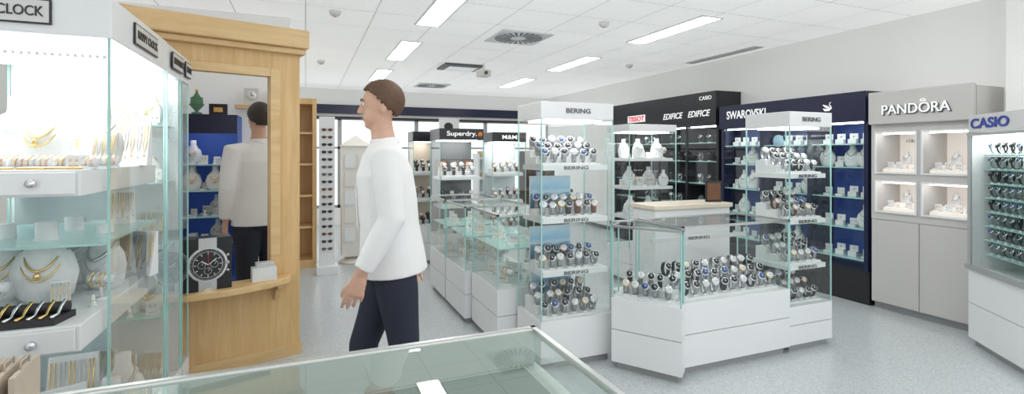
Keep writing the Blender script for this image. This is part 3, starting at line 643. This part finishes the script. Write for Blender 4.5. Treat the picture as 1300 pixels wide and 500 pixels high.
mb.box(.440,.484,-.064,-.056,1.901,1.907); part(mb,'crown_mark',TXTW,PN)
for a,b in ((.004,.400),(.406,.806)):
    D=part(MB().box(a,b,-.004,.011,.07,.835),'door',GREYCAB,PN,bevel=.003)
for a,b in cols:
    for z0,z1 in rows:
        part(MB().box(a+.001,b-.001,.34,.359,z0+.001,z1-.001),'window_liner',LINER,PN)
        part(MB().box(a+.03,b-.03,.03,.06,z1-.012,z1-.001),'light_strip',LEDB,PN)
        mb=MB(); mb.box(a-.014,b+.014,-.014,-.001,z0-.014,z0).box(a-.014,b+.014,-.014,-.001,z1,z1+.014).box(a-.014,a,-.014,-.001,z0,z1).box(b,b+.014,-.014,-.001,z0,z1)
        part(mb,'window_frame',WHITE,PN)
        mb=MB().box(a+.02,b-.02,.05,.3,z0+.0005,z0+.03).box(a+.02,b-.02,.17,.3,z0+.03,z0+.07); part(mb,'display_step',LINER,PN)
        for j in range(4):
            px,py=wp(3.13,a+.05+.075*j,.10); place(random.choice(('ring','card','card_s')),px,py,z0+.03,RW,.75,'jewellery in the grey cabinet')
            if j%2: px,py=wp(3.13,a+.05+.075*j,.23); place('bust_s',px,py,z0+.07,RW,.5,'jewellery in the grey cabinet')
text('COLLECTION',PN,(.21,.336,1.57),(R90,0,0),.2,.025,TXTG)
c=[(4.70,2.25),(4.20,1.627),(4.48,1.402),(4.98,2.025)]
CS=glass_case('watch_showcase','glass watch showcase with rows of digital watches',c,1.74,.58,header_h=.13,panes=(0,),back=(1,2,3),head_mat=SIGN,txt=None,cat='display case',back_mat=WHITE,drawers=2,edge_mat=MGREY,edge_w=.011)
d=Vector((-.5,-.623)).normalized(); nrm=Vector((d.y,-d.x)); ra=rot2(d)
mm=Vector((d.x*.255,d.y*.255))+nrm*.004
text('CASIO',CS,(mm.x,mm.y,1.675),(R90,0,ra),.44,.075,TXTB,bold=.025)
part(MB().prism([tuple(Vector((0,0))+nrm*.02-d*.01),tuple(d*.81+nrm*.02),tuple(d*.81-nrm*.0),tuple(-d*.01)],.575,.61),'ledge',MGREY,CS)
part(MB().prism([tuple(Vector((0,0))+nrm*.008-d*.005),tuple(d*.8+nrm*.008),tuple(d*.8-nrm*.004),tuple(-d*.005-nrm*.004)],1.585,1.608),'frame_rail',MGREY,CS)
for r in range(8):
    z=.70+.106*r
    a=d*.04-nrm*.08;b=d*.76-nrm*.08;e=d*.76-nrm*.30;f=d*.04-nrm*.30
    part(MB().prism([tuple(a),tuple(b),tuple(e),tuple(f)],z-.008,z),'shelf',GEDGE,CS)
    for j in range(9):
        p=Vector((4.70,2.25))+d*(.075+.078*j)-nrm*.13
        place(random.choice(('w4','w4','w1','w6','w2')),p.x,p.y,z,ra+random.uniform(-.1,.1),1.08,'digital watches in the showcase')
# ---------------------------------------------------------------- people
def remesh(mb,name,mat,vox,smooth=3):
    o=newobj('tmp',mb.mesh('tmp',mat)); m=o.modifiers.new('r','REMESH'); m.mode='VOXEL'; m.voxel_size=vox; m.use_smooth_shade=True
    s=o.modifiers.new('s','SMOOTH'); s.iterations=smooth; s.factor=.5
    me=bpy.data.meshes.new_from_object(o.evaluated_get(bpy.context.evaluated_depsgraph_get())); bpy.data.objects.remove(o)
    me.name=name; me.materials.clear(); me.materials.append(mat)
    return me
def V(*a): return Vector(a)
def hand(mb,w,hd,ac,inn):
    hd=hd.normalized(); k=w+hd*.095
    mb.tube([w-hd*.03,w+hd*.03,k],[(.026,.02),(.036,.017),(.041,.014)],12,0,ac)
    for o,l in ((.033,.072),(.0115,.084),(-.0105,.078),(-.032,.06)):
        b=k+ac*o-hd*.015; m=b+hd*l*.5+inn*.006+ac*o*.18; t=m+hd*l*.42+inn*.022
        mb.tube([b,m,t],[.0098,.0088,.0072],8,0,(.3,.5,.1)); mb.ell(t,.0074,.0074,.0074,8,6)
    b=w+hd*.028+ac*.026; m=b+hd*.03+ac*.024+inn*.008; t=m+hd*.034+ac*.004+inn*.012
    mb.tube([b,m,t],[.013,.0105,.0085],8,0,(.3,.5,.1)); mb.ell(t,.0088,.0088,.0088,8,6)
def person(loc,rot,H,label,hairmat,arms,legs,lean=0):
    mb=MB()
    mb.tube([(0,0,.86),(0,0,.96),(0,0,1.08),(0,0,1.22),(0,-.005,1.36),(0,0,1.44),(0,.005,1.50),(0,0,1.56),(0,-.005,1.62)],
        [(.14,.09),(.16,.105),(.135,.09),(.145,.10),(.165,.105),(.15,.085),(.07,.06),(.052,.054),(.05,.054)],24)
    mb.ell((0,.008,1.705),.072,.090,.094,22,14); mb.ell((0,-.022,1.64),.054,.062,.064,18,12); mb.ell((0,-.060,1.60),.025,.021,.021,12,8)
    mb.tube([(0,-.078,1.705),(0,-.094,1.675),(0,-.099,1.655)],[.009,.012,.015],8,0,(1,0,0)); mb.ell((0,-.074,1.72),.048,.012,.012,12,6)
    mb.ell((0,-.079,1.625),.023,.010,.009,10,6)
    for s in (-1,1): mb.ell((s*.073,.012,1.672),.010,.018,.03,10,8)
    for s in (-1,1):
        sh,el,wr=[V(*p) for p in arms[s]]
        mb.tube([V(s*.10,0,1.44),sh,sh.lerp(el,.35),el,el.lerp(wr,.3),wr],[.05,.056,.048,.038,.039,.026],14,0,(0,1,0))
        hand(mb,wr,(wr-el)*.7+V(0,0,-.12),V(0,-1,0),V(-s,0,0))
        hp,kn,an,to=[V(*p) for p in legs[s]]
        mb.tube([hp+V(0,0,.05),hp.lerp(kn,.25),hp.lerp(kn,.7),kn,kn.lerp(an,.3),kn.lerp(an,.75),an],[.085,.085,.062,.052,.056,.038,.036],14,0,(0,1,0))
        mb.tube([an+V(0,.02,-.01),an.lerp(to,.5),to],[.034,.03,.022],12,0,(1,0,0))
    B=newobj('person',remesh(mb,'person',SKIN,.0065,2),None,loc,(lean,0,rot),(H/1.8,)*3)
    tag(B,label,'person')
    mb=MB(); mb.tube([(0,0,.88),(0,0,.98),(0,0,1.1),(0,0,1.24),(0,-.005,1.36),(0,0,1.44),(0,.004,1.49),(0,.003,1.515)],
        [(.195,.165),(.19,.155),(.175,.14),(.178,.14),(.19,.134),(.165,.105),(.095,.08),(.066,.064)],28)
    for s in (-1,1):
        sh,el,wr=[V(*p) for p in arms[s]]
        mb.tube([V(s*.10,0,1.44),sh,sh.lerp(el,.35),el,el.lerp(wr,.35),wr.lerp(el,.08)],[.064,.074,.070,.062,.058,.045],16,0,(0,1,0))
    newobj('shirt',remesh(mb,'shirt',SHIRT,.009,3),B)
    mb=MB(); mb.tube([(0,.006,1.495),(0,.004,1.53)],[(.078,.076),(.062,.066)],24); mb.tube([(-.006,-.152,1.1),(-.004,-.144,1.3),(0,-.1,1.46)],.006,6); newobj('collar',remesh(mb,'collar',SHIRT,.005,1),B)
    mb=MB(); mb.tube([(0,0,.84),(0,0,.92),(0,0,1.02)],[(.15,.11),(.172,.118),(.155,.11)],24)
    for s in (-1,1):
        hp,kn,an,to=[V(*p) for p in legs[s]]
        mb.tube([hp+V(0,0,.03),hp.lerp(kn,.25),hp.lerp(kn,.7),kn,kn.lerp(an,.4),an+V(0,0,.01)],[.098,.10,.08,.072,.07,.062],16,0,(0,1,0))
    newobj('trousers',remesh(mb,'trousers',TROUS,.01,3),B)
    for s in (-1,1):
        hp,kn,an,to=[V(*p) for p in legs[s]]
        mb=MB(); mb.tube([an+V(0,.045,-.04),an+V(0,0,-.035),an.lerp(to,.55)+V(0,0,-.002),to,to+(to-an).normalized()*.03],[(.03,.035),(.04,.045),(.044,.036),(.042,.026),(.02,.015)],14,0,(1,0,0)); mb.tube([an+V(0,0,-.03),an+V(0,0,.035)],[.045,.043],14,0,(1,0,0))
        newobj('shoe',remesh(mb,'shoe',SHOE,.007,2),B)
    me=MB().ell((0,.016,1.714),.080,.100,.098,40,28)
    keep=MB(); keep.v=me.v
    for f in me.f:
        cx=sum(me.v[i][0] for i in f)/len(f); cy=sum(me.v[i][1] for i in f)/len(f); cz=sum(me.v[i][2] for i in f)/len(f)
        lim=1.765 if cy<-.045 else 1.765-(cy+.045)*1.3
        face=(cy<.03 and cz<lim) or cz<1.635 or (cy<.055 and cz<1.66)
        if not face: keep.f.append(f); keep.m.append(0); keep.s.append(True)
    h=part(keep,'hair',hairmat,B); so=h.modifiers.new('s','SOLIDIFY'); so.thickness=.012; so.offset=0
    for s in (-1,1):
        part(MB().ell((s*.029,-.079,1.697),.011,.007,.007,12,8).ell((s*.029,-.0845,1.697),.005,.003,.005,8,6,1),'eye',[EYE,TXTK],B)
        part(MB().tube([(s*.015,-.088,1.717),(s*.031,-.087,1.722),(s*.046,-.079,1.716)],.003,6,0,(0,0,1)),'eyebrow',hairmat,B)
    part(MB().tube([(-.021,-.083,1.628),(0,-.090,1.629),(.021,-.083,1.628)],[.002,.005,.002],8,0,(0,0,1)),'mouth',LIPS,B)
    return B
arms={1:((.19,0,1.43),(.235,.0,1.16),(.24,-.15,.94)),-1:((-.19,0,1.43),(-.235,.06,1.16),(-.22,.10,.90))}
legs={1:((.085,0,.90),(.085,.02,.50),(.085,.24,.14),(.085,.17,.035)),-1:((-.085,0,.90),(-.085,-.17,.52),(-.085,-.22,.10),(-.085,-.36,.035))}
person((.47,2.5,0),-R90-.1,1.80,'person with short brown hair in white shirt and dark trousers, walking',HAIR,arms,legs,lean=.08)
arms={1:((.19,0,1.43),(.225,.01,1.16),(.22,-.05,.92)),-1:((-.19,0,1.43),(-.225,.01,1.16),(-.22,-.05,.92))}
legs={1:((.085,0,.90),(.09,-.01,.50),(.095,.02,.10),(.1,-.13,.035)),-1:((-.085,0,.90),(-.09,-.01,.50),(-.095,.02,.10),(-.1,-.13,.035))}
person((-.34,4.42,0),math.pi+.5,1.84,'person with dark hair in white shirt behind a partition, in place of a mirror reflection',HAIRD,arms,legs)  # solid figure added to stand in for a mirror reflection
# ---------------------------------------------------------------- world, camera
w=bpy.data.worlds.new('world'); S.world=w; w.use_nodes=True
w.node_tree.nodes['Background'].inputs[0].default_value=(.95,.98,1,1); w.node_tree.nodes['Background'].inputs[1].default_value=1.2
cam=bpy.data.cameras.new('camera'); co=newobj('camera',cam,None,(0,0,1.45),(R90,0,-math.radians(22.26)))
cam.sensor_width=36; cam.lens=640/1300*36; cam.shift_y=-55/1300; cam.clip_start=.05
S.camera=co
S.view_settings.view_transform='Standard'; S.view_settings.exposure=.2
